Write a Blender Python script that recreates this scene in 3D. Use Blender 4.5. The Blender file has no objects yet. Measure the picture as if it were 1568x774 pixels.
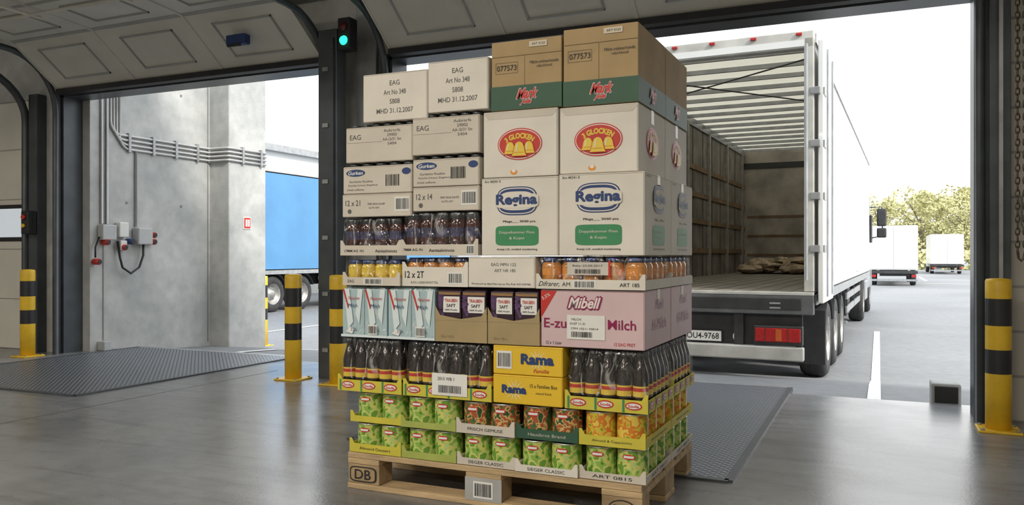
import bpy, bmesh, math, random
from mathutils import Vector, Matrix
random.seed(7)
scene=bpy.context.scene
scene.view_settings.view_transform='Standard'
COL=scene.collection

# ------------------------------------------------------------------ materials
_m={}
def nt(name):
    m=bpy.data.materials.new(name); m.use_nodes=True
    t=m.node_tree; b=t.nodes['Principled BSDF']; return m,t,b
def pm(name,c,rough=.6,metal=0,var=.08,scale=12,bump=0,bscale=80,emit=0,coat=0,rvar=0,stretch=None):
    if name in _m: return _m[name]
    m,t,b=nt(name); L=t.links
    tc=t.nodes.new('ShaderNodeTexCoord'); src=tc.outputs['Object']
    if stretch:
        mp=t.nodes.new('ShaderNodeMapping'); mp.inputs['Scale'].default_value=stretch
        L.new(src,mp.inputs['Vector']); src=mp.outputs['Vector']
    n=t.nodes.new('ShaderNodeTexNoise'); n.inputs['Scale'].default_value=scale; n.inputs['Detail'].default_value=6
    L.new(src,n.inputs['Vector'])
    r=t.nodes.new('ShaderNodeValToRGB')
    r.color_ramp.elements[0].position=.32; r.color_ramp.elements[1].position=.68
    r.color_ramp.elements[0].color=(*[x*(1-var) for x in c],1)
    r.color_ramp.elements[1].color=(*[min(1,x*(1+var)) for x in c],1)
    L.new(n.outputs['Fac'],r.inputs['Fac']); L.new(r.outputs['Color'],b.inputs['Base Color'])
    b.inputs['Roughness'].default_value=rough; b.inputs['Metallic'].default_value=metal
    if coat: b.inputs['Coat Weight'].default_value=coat
    if emit:
        b.inputs['Emission Color'].default_value=(*c,1); b.inputs['Emission Strength'].default_value=emit
    if bump:
        n2=t.nodes.new('ShaderNodeTexNoise'); n2.inputs['Scale'].default_value=bscale; n2.inputs['Detail'].default_value=4
        L.new(src,n2.inputs['Vector'])
        bp=t.nodes.new('ShaderNodeBump'); bp.inputs['Strength'].default_value=bump; bp.inputs['Distance'].default_value=.01
        L.new(n2.outputs['Fac'],bp.inputs['Height']); L.new(bp.outputs['Normal'],b.inputs['Normal'])
    _m[name]=m; return m
def artmat(name,cols,scale=30,rough=.3,pos=None):
    """printed label artwork: patches of a few ink colours"""
    m,t,b=nt(name); L=t.links
    tc=t.nodes.new('ShaderNodeTexCoord'); n=t.nodes.new('ShaderNodeTexNoise')
    n.inputs['Scale'].default_value=scale; n.inputs['Detail'].default_value=1.5
    L.new(tc.outputs['Object'],n.inputs['Vector'])
    r=t.nodes.new('ShaderNodeValToRGB'); cr=r.color_ramp; cr.interpolation='CONSTANT'
    k=len(cols); pos=pos or [0]+[.36+.30*i/(k-1) for i in range(k-1)]
    cr.elements[0].position=0; cr.elements[0].color=(*cols[0],1)
    cr.elements[1].position=pos[1]; cr.elements[1].color=(*cols[1],1)
    for i in range(2,k):
        e=cr.elements.new(pos[i]); e.color=(*cols[i],1)
    L.new(n.outputs['Fac'],r.inputs['Fac']); L.new(r.outputs['Color'],b.inputs['Base Color'])
    b.inputs['Roughness'].default_value=rough
    return m
def film():
    m,t,b=nt('clear_shrink_film'); L=t.links; t.nodes.remove(b)
    o=t.nodes['Material Output']
    tr=t.nodes.new('ShaderNodeBsdfTransparent'); gl=t.nodes.new('ShaderNodeBsdfGlossy'); gl.inputs['Roughness'].default_value=.1
    df=t.nodes.new('ShaderNodeBsdfDiffuse'); df.inputs['Color'].default_value=(.9,.9,.9,1)
    tc=t.nodes.new('ShaderNodeTexCoord'); mp=t.nodes.new('ShaderNodeMapping'); mp.inputs['Scale'].default_value=(1,1,.35)
    n=t.nodes.new('ShaderNodeTexNoise'); n.inputs['Scale'].default_value=26; n.inputs['Detail'].default_value=3; n.inputs['Distortion'].default_value=1.5
    L.new(tc.outputs['Object'],mp.inputs['Vector']); L.new(mp.outputs['Vector'],n.inputs['Vector'])
    bp=t.nodes.new('ShaderNodeBump'); bp.inputs['Strength'].default_value=.9; bp.inputs['Distance'].default_value=.02
    L.new(n.outputs['Fac'],bp.inputs['Height']); L.new(bp.outputs['Normal'],gl.inputs['Normal'])
    r=t.nodes.new('ShaderNodeValToRGB'); r.color_ramp.elements[0].position=.60; r.color_ramp.elements[1].position=.74
    r.color_ramp.elements[0].color=(0,0,0,1); r.color_ramp.elements[1].color=(.38,.38,.38,1)
    L.new(n.outputs['Fac'],r.inputs['Fac'])
    a=t.nodes.new('ShaderNodeMixShader'); a.inputs[0].default_value=.09
    L.new(tr.outputs[0],a.inputs[1]); L.new(gl.outputs[0],a.inputs[2])
    c=t.nodes.new('ShaderNodeMixShader'); L.new(r.outputs['Color'],c.inputs[0]); L.new(a.outputs[0],c.inputs[1]); L.new(df.outputs[0],c.inputs[2])
    L.new(c.outputs[0],o.inputs['Surface']); return m
def tread():
    m,t,b=nt('tread_plate_steel'); L=t.links
    tc=t.nodes.new('ShaderNodeTexCoord'); sp=t.nodes.new('ShaderNodeSeparateXYZ'); L.new(tc.outputs['Object'],sp.inputs[0])
    def M(op,a,bb=None):
        n=t.nodes.new('ShaderNodeMath'); n.operation=op
        for i,v in enumerate((a,bb)):
            if v is None: continue
            if isinstance(v,(int,float)): n.inputs[i].default_value=v
            else: L.new(v,n.inputs[i])
        return n.outputs[0]
    k=2*math.pi/.08
    s=M('MULTIPLY',M('SINE',M('MULTIPLY',M('ADD',sp.outputs[0],sp.outputs[1]),k)),M('SINE',M('MULTIPLY',M('SUBTRACT',sp.outputs[0],sp.outputs[1]),k)))
    s=M('ABSOLUTE',s)
    r=t.nodes.new('ShaderNodeValToRGB'); r.color_ramp.elements[0].position=.3; r.color_ramp.elements[1].position=.6
    r.color_ramp.elements[0].color=(.075,.085,.10,1); r.color_ramp.elements[1].color=(.27,.29,.32,1)
    L.new(s,r.inputs['Fac']); L.new(r.outputs['Color'],b.inputs['Base Color'])
    b.inputs['Metallic'].default_value=.35; b.inputs['Roughness'].default_value=.40
    bp=t.nodes.new('ShaderNodeBump'); bp.inputs['Strength'].default_value=.5; bp.inputs['Distance'].default_value=.004
    L.new(r.outputs['Color'],bp.inputs['Height']); L.new(bp.outputs['Normal'],b.inputs['Normal'])
    return m
def concrete(name,c1,c2,rough=.3,spec=.5,big=.7,scuff=False):
    m,t,b=nt(name); L=t.links
    tc=t.nodes.new('ShaderNodeTexCoord')
    def N(s,d,dist=0,st=None):
        n=t.nodes.new('ShaderNodeTexNoise'); n.inputs['Scale'].default_value=s; n.inputs['Detail'].default_value=d; n.inputs['Distortion'].default_value=dist
        if st:
            mp=t.nodes.new('ShaderNodeMapping'); mp.inputs['Scale'].default_value=st; mp.inputs['Rotation'].default_value=(0,0,.5); L.new(tc.outputs['Object'],mp.inputs['Vector']); L.new(mp.outputs['Vector'],n.inputs['Vector'])
        else: L.new(tc.outputs['Object'],n.inputs['Vector'])
        return n
    def R(n,p0,p1,a,c):
        r=t.nodes.new('ShaderNodeValToRGB'); r.color_ramp.elements[0].position=p0; r.color_ramp.elements[1].position=p1
        r.color_ramp.elements[0].color=(*a,1); r.color_ramp.elements[1].color=(*c,1); L.new(n.outputs['Fac'],r.inputs['Fac']); return r.outputs['Color']
    def MU(x,y):
        mx=t.nodes.new('ShaderNodeMix'); mx.data_type='RGBA'; mx.blend_type='MULTIPLY'; mx.inputs[0].default_value=1
        L.new(x,mx.inputs[6]); L.new(y,mx.inputs[7]); return mx.outputs[2]
    a=N(big,8,.6); f=N(9,8); g=N(90,4)
    col=MU(R(a,.35,.65,c1,c2),R(f,.3,.62,(.84,)*3,(1,1,1)))
    if scuff:
        col=MU(col,R(N(2.2,10,.3,(.5,5,1)),.36,.50,(.80,)*3,(1,1,1)))
        col=MU(col,R(N(26,3,2),.30,.36,(.72,)*3,(1,1,1)))
    L.new(col,b.inputs['Base Color'])
    mr=t.nodes.new('ShaderNodeMapRange'); mr.inputs['From Min'].default_value=.3; mr.inputs['From Max'].default_value=.7
    mr.inputs['To Min'].default_value=max(.05,rough-.08); mr.inputs['To Max'].default_value=rough+.14
    L.new(a.outputs['Fac'],mr.inputs['Value']); L.new(mr.outputs['Result'],b.inputs['Roughness'])
    bp=t.nodes.new('ShaderNodeBump'); bp.inputs['Strength'].default_value=.05 if rough<.4 else .35; bp.inputs['Distance'].default_value=.01
    L.new(g.outputs['Fac'],bp.inputs['Height']); L.new(bp.outputs['Normal'],b.inputs['Normal'])
    return m
def blockwall(name,c,mortar,w=.5,h=.25):
    m,t,b=nt(name); L=t.links
    tc=t.nodes.new('ShaderNodeTexCoord'); mp=t.nodes.new('ShaderNodeMapping'); mp.inputs['Rotation'].default_value=(math.radians(90),0,0)
    L.new(tc.outputs['Object'],mp.inputs['Vector'])
    br=t.nodes.new('ShaderNodeTexBrick'); br.inputs['Scale'].default_value=1
    br.inputs['Brick Width'].default_value=w; br.inputs['Row Height'].default_value=h; br.inputs['Mortar Size'].default_value=.008
    br.inputs['Color1'].default_value=(*c,1); br.inputs['Color2'].default_value=(*[x*.9 for x in c],1); br.inputs['Mortar'].default_value=(*mortar,1)
    L.new(mp.outputs['Vector'],br.inputs['Vector']); L.new(br.outputs['Color'],b.inputs['Base Color']); b.inputs['Roughness'].default_value=.8
    return m
def translucent(name,c):
    m,t,b=nt(name); L=t.links
    o=t.nodes['Material Output']; tl=t.nodes.new('ShaderNodeBsdfTranslucent'); tl.inputs['Color'].default_value=(*c,1)
    b.inputs['Base Color'].default_value=(*c,1); b.inputs['Roughness'].default_value=.7
    mx=t.nodes.new('ShaderNodeMixShader'); mx.inputs[0].default_value=.5
    L.new(b.outputs[0],mx.inputs[1]); L.new(tl.outputs[0],mx.inputs[2]); L.new(mx.outputs[0],o.inputs['Surface']); return m

FILM=film(); TREAD=tread()
WHITEBOX=pm('white_cardboard',(.74,.70,.62),.7,var=.06,scale=6,bump=.18,bscale=18)
WB2=pm('offwhite_cardboard',(.62,.57,.49),.72,var=.07,scale=6,bump=.18,bscale=18)
BROWN=pm('brown_cardboard',(.42,.30,.15),.75,var=.08,scale=8,bump=.15,bscale=18)
TAN=pm('tan_cardboard',(.38,.29,.15),.75,var=.07,scale=8)
GREY_IN=pm('grey_ink',(.12,.115,.11),.7,var=0); BLACK=pm('black_ink',(.02,.02,.022),.6,var=0)
SEAM=pm('box_seam',(.30,.27,.22),.8,var=.05)  # darker tone for thin seam and flap lines on cartons
BSEAM=pm('brown_box_seam',(.25,.16,.075),.8,var=.05)
TAPE=pm('packing_tape',(.60,.53,.40),.35,var=.03)
LABEL=pm('paper_label',(.80,.80,.77),.6,var=.02)
DKGREEN=pm('dark_green_print',(.035,.10,.06),.55,var=.06)
GREENP=pm('green_print',(.05,.26,.11),.5,var=.05)
NAVY=pm('navy_print',(.02,.05,.17),.5,var=.03)
REDP=pm('red_print',(.55,.035,.025),.45,var=.05)
YELP=pm('yellow_print',(.80,.58,.06),.45,var=.05)
YELBOX=pm('yellow_carton',(.80,.52,.03),.5,var=.05,scale=5)
PINK=pm('pink_carton',(.66,.49,.51),.55,var=.05,scale=5,bump=.1,bscale=20)
LBLUE=pm('light_blue_carton',(.45,.60,.64),.4,var=.05)
LBLUE2=pm('pale_blue_print',(.70,.80,.82),.4,var=.03)
PURPLE=pm('dark_purple_carton',(.035,.016,.028),.35,var=.3,scale=40)
ROSE=pm('pale_print',(.8,.72,.7),.5,var=.03)
ORANGE=pm('orange_print',(.78,.30,.04),.45,var=.05)
LIME=pm('lime_tray',(.38,.44,.10),.6,var=.08)
YTRAY=pm('yellow_tray',(.62,.54,.06),.55,var=.06)
CANART=artmat('green_can_label',[(.09,.24,.03),(.27,.46,.07),(.48,.60,.20),(.66,.62,.16),(.16,.34,.05)],34)
CANART2=artmat('vegetable_can_label',[(.03,.10,.03),(.08,.16,.05),(.45,.10,.04),(.65,.45,.16),(.04,.10,.04)],40)
CANART3=artmat('orange_can_label',[(.25,.30,.03),(.65,.50,.05),(.70,.22,.03),(.80,.6,.1)],34)
STEEL=pm('tin_lid',(.62,.62,.6),.3,metal=.9,var=.05)
DARKGLASS=pm('dark_drink_bottle',(.018,.012,.010),.12,var=.2,coat=.6)
CAPR=pm('bottle_cap_dark',(.03,.03,.035),.4,var=.05)
JARRED=pm('red_cabbage_jar',(.06,.014,.012),.12,var=.5,scale=60,coat=.6)
JARYEL=pm('yellow_jar_content',(.75,.52,.04),.15,var=.25,scale=60,coat=.6)
JARORG=pm('orange_jar_content',(.62,.25,.04),.15,var=.3,scale=60,coat=.6)
LIDB=pm('blue_jar_lid',(.03,.06,.2),.3,metal=.4,var=.03); LIDG=pm('grey_jar_lid',(.07,.08,.09),.3,metal=.6,var=.05)
WOOD=pm('pallet_wood',(.50,.36,.20),.75,var=.25,scale=5,bump=.3,bscale=30,stretch=(1,6,6))
WOODD=pm('pallet_wood_worn',(.38,.27,.15),.8,var=.30,scale=7,bump=.3,bscale=40)
FLOOR=concrete('polished_concrete_floor',(.175,.18,.185),(.27,.275,.28),.22,scuff=True)
CONC=concrete('cast_concrete',(.40,.41,.40),(.56,.56,.54),.75,big=1.6)
ASPH=concrete('asphalt',(.19,.195,.205),(.27,.275,.28),.72,big=.25)
BLOCK=blockwall('painted_block_wall',(.56,.53,.47),(.32,.31,.29))
DSTEEL=pm('dark_door_steel',(.08,.09,.10),.4,metal=.3,var=.15,scale=6)
MSTEEL=pm('galvanised_steel',(.36,.37,.38),.42,metal=.5,var=.15,scale=8)
PANEL=pm('door_panel_paint',(.68,.66,.59),.5,var=.06,scale=3)
PANELF=pm('door_panel_frame',(.40,.40,.38),.45,var=.08,scale=5)
RUBBER=pm('black_rubber',(.02,.02,.022),.6,var=.2)
YPAINT=pm('yellow_safety_paint',(.82,.52,.03),.4,var=.10,scale=10)
BPAINT=pm('black_safety_paint',(.025,.025,.028),.4,var=.1)
WLINE=pm('white_road_paint',(.80,.80,.78),.7,var=.1,scale=30)

# ------------------------------------------------------------------ mesh builder
_tc={}
def textmesh(s,shear=0,bold=0):
    key=(s,shear,bold)
    if key in _tc: return _tc[key]
    c=bpy.data.curves.new('t','FONT'); c.body=s; c.size=1; c.shear=shear; c.offset=bold; c.resolution_u=3
    c.align_x='CENTER'; c.align_y='CENTER'
    o=bpy.data.objects.new('t',c); COL.objects.link(o); bpy.context.view_layer.update()
    me=bpy.data.meshes.new_from_object(o.evaluated_get(bpy.context.evaluated_depsgraph_get()))
    vs=[(v.co.x,v.co.y) for v in me.vertices]; fs=[list(p.vertices) for p in me.polygons]
    bpy.data.objects.remove(o); bpy.data.curves.remove(c); bpy.data.meshes.remove(me)
    if vs:
        x0=min(v[0] for v in vs);x1=max(v[0] for v in vs);y0=min(v[1] for v in vs);y1=max(v[1] for v in vs)
        vs=[(a-(x0+x1)/2,b-(y0+y1)/2) for a,b in vs]; w=x1-x0;h=y1-y0
    else: w=h=1
    _tc[key]=(vs,fs,w,h); return _tc[key]
class MB:
    E=.0009
    def __init__(s,w=1): s.bm=bmesh.new(); s.mats=[]; s.w=w
    def mi(s,m):
        if m not in s.mats: s.mats.append(m)
        return s.mats.index(m)
    def face(s,pts,m,smooth=False):
        try: f=s.bm.faces.new([s.bm.verts.new(p) for p in pts])
        except Exception: return
        f.material_index=s.mi(m); f.smooth=smooth
    def hexa(s,p,m,bev=0,seg=2):
        v=[s.bm.verts.new(q) for q in p]; i=s.mi(m); fs=[]
        for q in ((0,3,2,1),(4,5,6,7),(0,1,5,4),(1,2,6,5),(2,3,7,6),(3,0,4,7)):
            f=s.bm.faces.new([v[k] for k in q]); f.material_index=i; fs.append(f)
        if bev:
            es=list({e for f in fs for e in f.edges})
            bmesh.ops.bevel(s.bm,geom=es,offset=bev,segments=seg,affect='EDGES',profile=.5,material=i)
    def box(s,x0,x1,y0,y1,z0,z1,m,bev=0,seg=2):
        s.hexa([(x0,y0,z0),(x1,y0,z0),(x1,y1,z0),(x0,y1,z0),(x0,y0,z1),(x1,y0,z1),(x1,y1,z1),(x0,y1,z1)],m,bev,seg)
    def lathe(s,c,prof,seg=20,axis='z',cap=True):
        rings=[]
        for (r,h,*_) in prof:
            ring=[]
            for k in range(seg):
                a=2*math.pi*k/seg; u,v=r*math.cos(a),r*math.sin(a)
                p=(u,v,h) if axis=='z' else (h,u,v) if axis=='x' else (u,h,v)
                ring.append(s.bm.verts.new((c[0]+p[0],c[1]+p[1],c[2]+p[2])))
            rings.append(ring)
        for i in range(len(rings)-1):
            mi=s.mi(prof[i][2])
            for k in range(seg):
                f=s.bm.faces.new([rings[i][k],rings[i][(k+1)%seg],rings[i+1][(k+1)%seg],rings[i+1][k]]); f.material_index=mi; f.smooth=True
        if cap:
            f=s.bm.faces.new(rings[0][::-1]); f.material_index=s.mi(prof[0][2])
            f=s.bm.faces.new(rings[-1]); f.material_index=s.mi(prof[-2][2] if len(prof[-1])<3 else prof[-1][2])
    def cyl(s,c,r,h,m,seg=20,axis='z'): s.lathe(c,[(r,0,m),(r,h,m)],seg,axis)
    def tube(s,path,r,m,seg=8):
        path=[Vector(p) for p in path]; rings=[]; up=None
        for i,p in enumerate(path):
            d=(path[min(i+1,len(path)-1)]-path[max(i-1,0)]).normalized()
            if up is None:
                up=Vector((0,0,1)) if abs(d.z)<.9 else Vector((1,0,0))
            a=(up-d*up.dot(d)).normalized(); up=a; b=d.cross(a)
            rings.append([s.bm.verts.new(p+a*r*math.cos(2*math.pi*k/seg)+b*r*math.sin(2*math.pi*k/seg)) for k in range(seg)])
        mi=s.mi(m)
        for i in range(len(rings)-1):
            for k in range(seg):
                f=s.bm.faces.new([rings[i][k],rings[i][(k+1)%seg],rings[i+1][(k+1)%seg],rings[i+1][k]]); f.material_index=mi; f.smooth=True
        for rg in (rings[0],rings[-1]):
            f=s.bm.faces.new(rg); f.material_index=mi
    def mp(s,face,u,v,k):
        e=s.E*k
        return (u,-e,v) if face=='F' else (s.w+e,u,v)
    def rect(s,u0,u1,v0,v1,m,k=1,face='F'):
        s.face([s.mp(face,u0,v0,k),s.mp(face,u1,v0,k),s.mp(face,u1,v1,k),s.mp(face,u0,v1,k)],m)
    def ell(s,cu,cv,ru,rv,m,k=1,face='F',n=48,pw=2):
        pts=[]
        for i in range(n):
            a=2*math.pi*i/n; ca,sa=math.cos(a),math.sin(a)
            pts.append(s.mp(face,cu+ru*math.copysign(abs(ca)**(2/pw),ca),cv+rv*math.copysign(abs(sa)**(2/pw),sa),k))
        s.face(pts,m)
    def pts(s,pl,m,k=1,face='F'): s.face([s.mp(face,u,v,k) for u,v in pl],m)
    def txt(s,t,u,v,w,m,k=2,face='F',h=None,shear=0,bold=0,arc=None,rot=0):
        vs,fs,tw,th=textmesh(t,shear,min(bold,.018)); sx=w/tw; sy=(h/th) if h else sx
        out=[]
        for a,b in vs:
            if arc:
                R=arc; ang=a*sx/R; rr=R+b*sy; x=rr*math.sin(ang); y=rr*math.cos(ang)-R
            else: x,y=a*sx,b*sy
            if rot: x,y=x*math.cos(rot)-y*math.sin(rot),x*math.sin(rot)+y*math.cos(rot)
            out.append(s.bm.verts.new(s.mp(face,u+x,v+y,k)))
        i=s.mi(m)
        for f in fs:
            try: q=s.bm.faces.new([out[j] for j in f]); q.material_index=i
            except Exception: pass
    def heavy(s,t,u,v,w,m,k,face='F',h=None,shear=0,d=.0012,arc=None):
        # thick brush lettering: the word overprinted with small offsets
        for n_,(dx,dy) in enumerate(((-d,0),(d,0),(0,d),(0,-d),(0,0))): s.txt(t,u+dx,v+dy,w,m,k+.03*n_,face,h,shear,.018,arc)
    def barcode(s,u0,u1,v0,v1,k=2,face='F',bg=True):
        if bg: s.rect(u0,u1,v0,v1,LABEL,k,face)
        x=u0+(u1-u0)*.08; rnd=random.Random(int(u0*1000))
        while x<u1-(u1-u0)*.08:
            w=rnd.choice((.0012,.002,.003)); s.rect(x,min(x+w,u1),v0+(v1-v0)*.12,v1-(v1-v0)*.12,BLACK,k+1,face); x+=w+rnd.choice((.0014,.002,.0028))
    def done(s,name,loc=(0,0,0),rz=0,parent=None):
        me=bpy.data.meshes.new(name); 
        s.bm.normal_update(); s.bm.to_mesh(me); s.bm.free()
        for m in s.mats: me.materials.append(m)
        o=bpy.data.objects.new(name,me); COL.objects.link(o); o.location=loc; o.rotation_euler=(0,0,rz)
        if parent: o.parent=parent
        return o
def dup(o,dx=0,dy=0,dz=0):
    n=o.copy(); n.name=o.name.split('.')[0]; COL.objects.link(n); n.location=(o.location.x+dx,o.location.y+dy,o.location.z+dz); return n

# ------------------------------------------------------------------ room shell
WY=5.3; TH=.18; LZ=2.43
b=MB(); b.box(-14,5,-7,5.74,-.3,0,FLOOR)
JT=pm('floor_joint_sealant',(.11,.11,.11),.6)
b.face([(-4.4,-7,.0008),(-4.393,-7,.0008),(-4.393,5.2,.0008),(-4.4,5.2,.0008)],JT)
b.done('floor')
b=MB(); b.box(-14,5,-7,5.6,4.0,4.2,pm('ceiling_paint',(.60,.60,.57),.8,var=.05)); b.done('ceiling')
b=MB()
b.box(-14,5,WY,WY+TH,LZ,4.0,CONC)
for x0,x1 in ((-14,-10.9),(-7.49,-7.03),(-3.93,-3.4)): b.box(x0,x1,WY,WY+TH,0,LZ,CONC)
b.box(.52,5,WY,WY+TH,0,LZ,BLOCK)
b.done('wall_front')
WP=pm('wall_paint',(.62,.60,.56),.8,var=.05,scale=2)
b=MB(); b.box(-14,5,-7.2,-7,0,4,WP); b.done('wall_back')
b=MB(); b.box(-14.2,-14,-7,5.6,0,4,WP); b.done('wall_left')
b=MB(); b.box(5,5.2,-7,5.6,0,4,WP); b.done('wall_right')
b=MB(); JS=pm('wall_joint_grey',(.22,.22,.21),.8)  # darker grey for the wall joints and small round marks
b.box(-7.2,-6.9,WY+TH+.001,7.02,-.35,3.6,CONC)
b.box(-7.2,-6.62,7.02,7.62,-.4,3.6,CONC,.012)
for y in (5.62,6.98): b.box(-6.9,-6.895,y,y+.012,-.05,3.6,JS)
for z in (1.2,2.4): 
    for y in (5.9,6.6): b.lathe((-6.898,y,z+.25),[(.014,0,JS),(.014,.002,JS)],12,'x')
b.done('wall_bay_side')

def gz(y):
    P=[(5.7,-.03),(7,-.10),(8.2,-.24),(9.0,-.35),(400,-.35)]
    if y<=P[0][0]: return P[0][1]
    for (a,za),(c,zc) in zip(P,P[1:]):
        if y<=c: return za+(zc-za)*(y-a)/(c-a)
    return -.35
b=MB(); Y=[5.62,7,8.2,9,12,20,60,140,300]
for a,c in zip(Y,Y[1:]): b.face([(-150,a,gz(a)),(150,a,gz(a)),(150,c,gz(c)),(-150,c,gz(c))],ASPH)
o=b.done('ground')
b=MB()
def strip(x,y0,y1,w):
    ys=sorted({y0,y1}|{y for y in (7,8.2,9,12) if y0<y<y1})
    for a,c in zip(ys,ys[1:]): b.face([(x-w/2,a,gz(a)+.006),(x+w/2,a,gz(a)+.006),(x+w/2,c,gz(c)+.006),(x-w/2,c,gz(c)+.006)],WLINE)
strip(-.03,5.86,14.8,.085); strip(-5.95,6.2,13,.08); strip(3.4,5.9,14.8,.085); strip(-9.2,9,15,.085)
for i in range(6): 
    x=-1+i*3.0; b.face([(x,44,-.344),(x+.15,44,-.344),(x+.15,52,-.344),(x,52,-.344)],WLINE)
b.face([(-14,40,-.344),(30,40,-.344),(30,40.2,-.344),(-14,40.2,-.344)],WLINE)
b.done('road_markings')

def plate(x0,x1,y0,y1):
    b=MB(); b.box(x0,x1,y0,y1,-.02,.006,TREAD)
    for a in (x0,x1): b.box(a-.018,a+.018,y0-.02,y1,-.02,.009,DSTEEL)
    b.box(x0,x1,y0-.035,y0,-.02,.009,DSTEEL); b.box(x0,x1,y1-.02,y1+.06,-.03,.007,MSTEEL)
    b.done('dock_leveler_plate')
plate(-2.42,-.56,3.42,5.95); plate(-6.75,-4.8,3.72,5.92)

# ------------------------------------------------------------------ doors
def frame(x0,x1,name,right=True):
    b=MB()
    for x,sg in ((x0,1),(x1,-1)):
        b.box(min(x,x+sg*.03),max(x,x+sg*.03),WY-.02,WY+TH+.01,0,LZ,DSTEEL)
        b.box(min(x-sg*.06,x),max(x-sg*.06,x),WY-.05,WY-.001,0,LZ+.02,DSTEEL)
    b.box(x0,x1,WY-.02,WY+TH+.01,LZ-.02,LZ+.001,DSTEEL)
    b.done(name)
frame(-7.03,-3.93,'trim_1'); frame(-3.4,.52,'trim_2')
def opendoor(x0,x1,nm,nwin):
    b=MB()
    path=[(5.20,2.45),(4.74,2.80),(4.17,2.84),(3.60,2.86),(3.03,2.88),(2.46,2.90),(1.9,2.92)]
    for i,((ya,za),(yb,zb)) in enumerate(zip(path,path[1:])):
        d=Vector((0,yb-ya,zb-za)); L=d.length; d.normalize(); n=Vector((0,d.z,-d.y))
        if n.z>0: n=-n
        def P(x,t,h): 
            q=Vector((x,ya,za))+d*t-n*(.045-h); return tuple(q)
        def slab(xa,xb,t0,t1,h0,h1,m): b.hexa([P(xa,t0,h0),P(xb,t0,h0),P(xb,t1,h0),P(xa,t1,h0),P(xa,t0,h1),P(xb,t0,h1),P(xb,t1,h1),P(xa,t1,h1)],m)
        slab(x0,x1,.004,L-.004,0,.045,PANEL)
        slab(x0,x1,.0,.016,.044,.05,PANELF); slab(x0,x1,L-.02,L,.044,.05,PANELF)
        W=(x1-x0)/nwin
        for k in range(nwin):
            a=x0+k*W
            slab(a-.012 if k else a,a+.012,0,L,.045,.055,PANEL)
            if i<4:
                u0,u1,t0,t1=a+W*.22,a+W*.80,L*.22,L*.80
                for q in ((u0,u1,t0,t0+.014),(u0,u1,t1-.014,t1),(u0,u0+.014,t0,t1),(u1-.014,u1,t0,t1)): slab(*q,.045,.056,PANELF)
    b.box(x0,x1,5.16,5.24,2.415,2.46,RUBBER)
    o=b.done(nm)
    b=MB()
    for x in (x0-.05,x1+.05):
        pp=[(x,5.2,0.0),(x,5.2,2.25)]+[(x,5.2-.5*(1-math.cos(a)),2.25+.50*math.sin(a)) for a in [math.pi/2*k/10 for k in range(1,11)]]+[(x,3.4,2.77),(x,2.0,2.80)]
        b.tube(pp,.028,DSTEEL,6)
        b.tube([(x,4.6,2.74),(x,2.0,2.76)],.016,MSTEEL,6)
    for xx in [x0+(x1-x0)*q for q in (.33,.66)]:
        b.tube([(xx,4.3,2.775),(xx,2.2,2.81)],.014,PANEL,6)
    for y in (3.3,4.2):
        b.tube([(x0-.05,y,2.77),(x1+.05,y,2.77)],.014,PANEL,6)
        b.box(x0-.07,x0-.04,y,y+.03,2.8,3.99,MSTEEL); b.box(x1+.04,x1+.07,y,y+.03,2.8,3.99,MSTEEL)
    b.cyl((x0-.05,5.2,2.98),.025,x1-x0+.1,MSTEEL,12,'x')
    b.done('door_rail')
opendoor(-6.95,-3.955,'door_1',3); opendoor(-3.33,.46,'door_2',4)
b=MB()
for i in range(5):
    z0=i*.49; b.box(-10.9,-7.49,WY+.03,WY+.08,z0+.004,z0+.486,PANEL,.006); b.box(-10.9,-7.49,WY+.04,WY+.07,z0-.005,z0+.006,PANELF)
GL=pm('window_pane_daylight',(.62,.68,.74),.1,var=.02,emit=.5)
for x in (-10.5,-9.4,-8.2):
    b.box(x,x+.6,WY+.01,WY+.035,1.06,1.42,RUBBER,.01); b.box(x+.035,x+.565,WY+.005,WY+.02,1.10,1.38,GL)
b.done('door_3')
b=MB()
pp=[(-7.42,5.2,0),(-7.42,5.2,2.2)]+[(-7.42,5.2-.6*(1-math.cos(a)),2.2+.45*math.sin(a)) for a in [math.pi/2*k/8 for k in range(1,9)]]+[(-7.42,3,2.7)]
b.tube(pp,.035,DSTEEL,6); b.box(-7.38,-7.26,5.2,5.29,0,2.45,DSTEEL)
b.done('door_rail')
b=MB(); b.box(-7.35,-7.25,5.10,5.19,1.12,1.34,RUBBER,.01); b.cyl((-7.30,5.10,1.28),.022,-.02,REDP,12,'y'); b.cyl((-7.30,5.10,1.2),.018,-.02,YPAINT,12,'y'); b.done('door_control_box')
b=MB(); b.box(-3.86,-3.69,5.02,5.14,0,2.62,DSTEEL,.006); b.box(-3.84,-3.71,5.0,5.022,0,2.55,DSTEEL)
for k in range(6): b.box(-3.80,-3.75,4.99,5.0,.2+.42*k,.23+.42*k,MSTEEL)
for k in range(5): b.tube([(-3.64+.03*k,5.27,2.0),(-3.64+.03*k,5.27,3.9)],.008,RUBBER,6)
b.box(-3.67,-3.49,5.24,5.26,0,3.6,MSTEEL)
b.done('steel_guard_post')
b=MB(); b.box(-3.655,-3.545,4.98,5.08,2.44,2.68,RUBBER,.01)
SG=pm('signal_green',(.02,.9,.35),.3,var=0,emit=3); SR=pm('signal_red_off',(.12,.01,.01),.3,var=0)
b.lathe((-3.60,4.98,2.51),[(.035,0,SG),(.027,-.015,SG),(.0005,-.02,SG)],16,'y')
b.lathe((-3.60,4.98,2.61),[(.035,0,SR),(.027,-.015,SR),(.0005,-.02,SR)],16,'y')
b.box(-3.61,-3.59,5.08,5.235,2.54,2.58,MSTEEL)
b.done('dock_signal_light')
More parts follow.
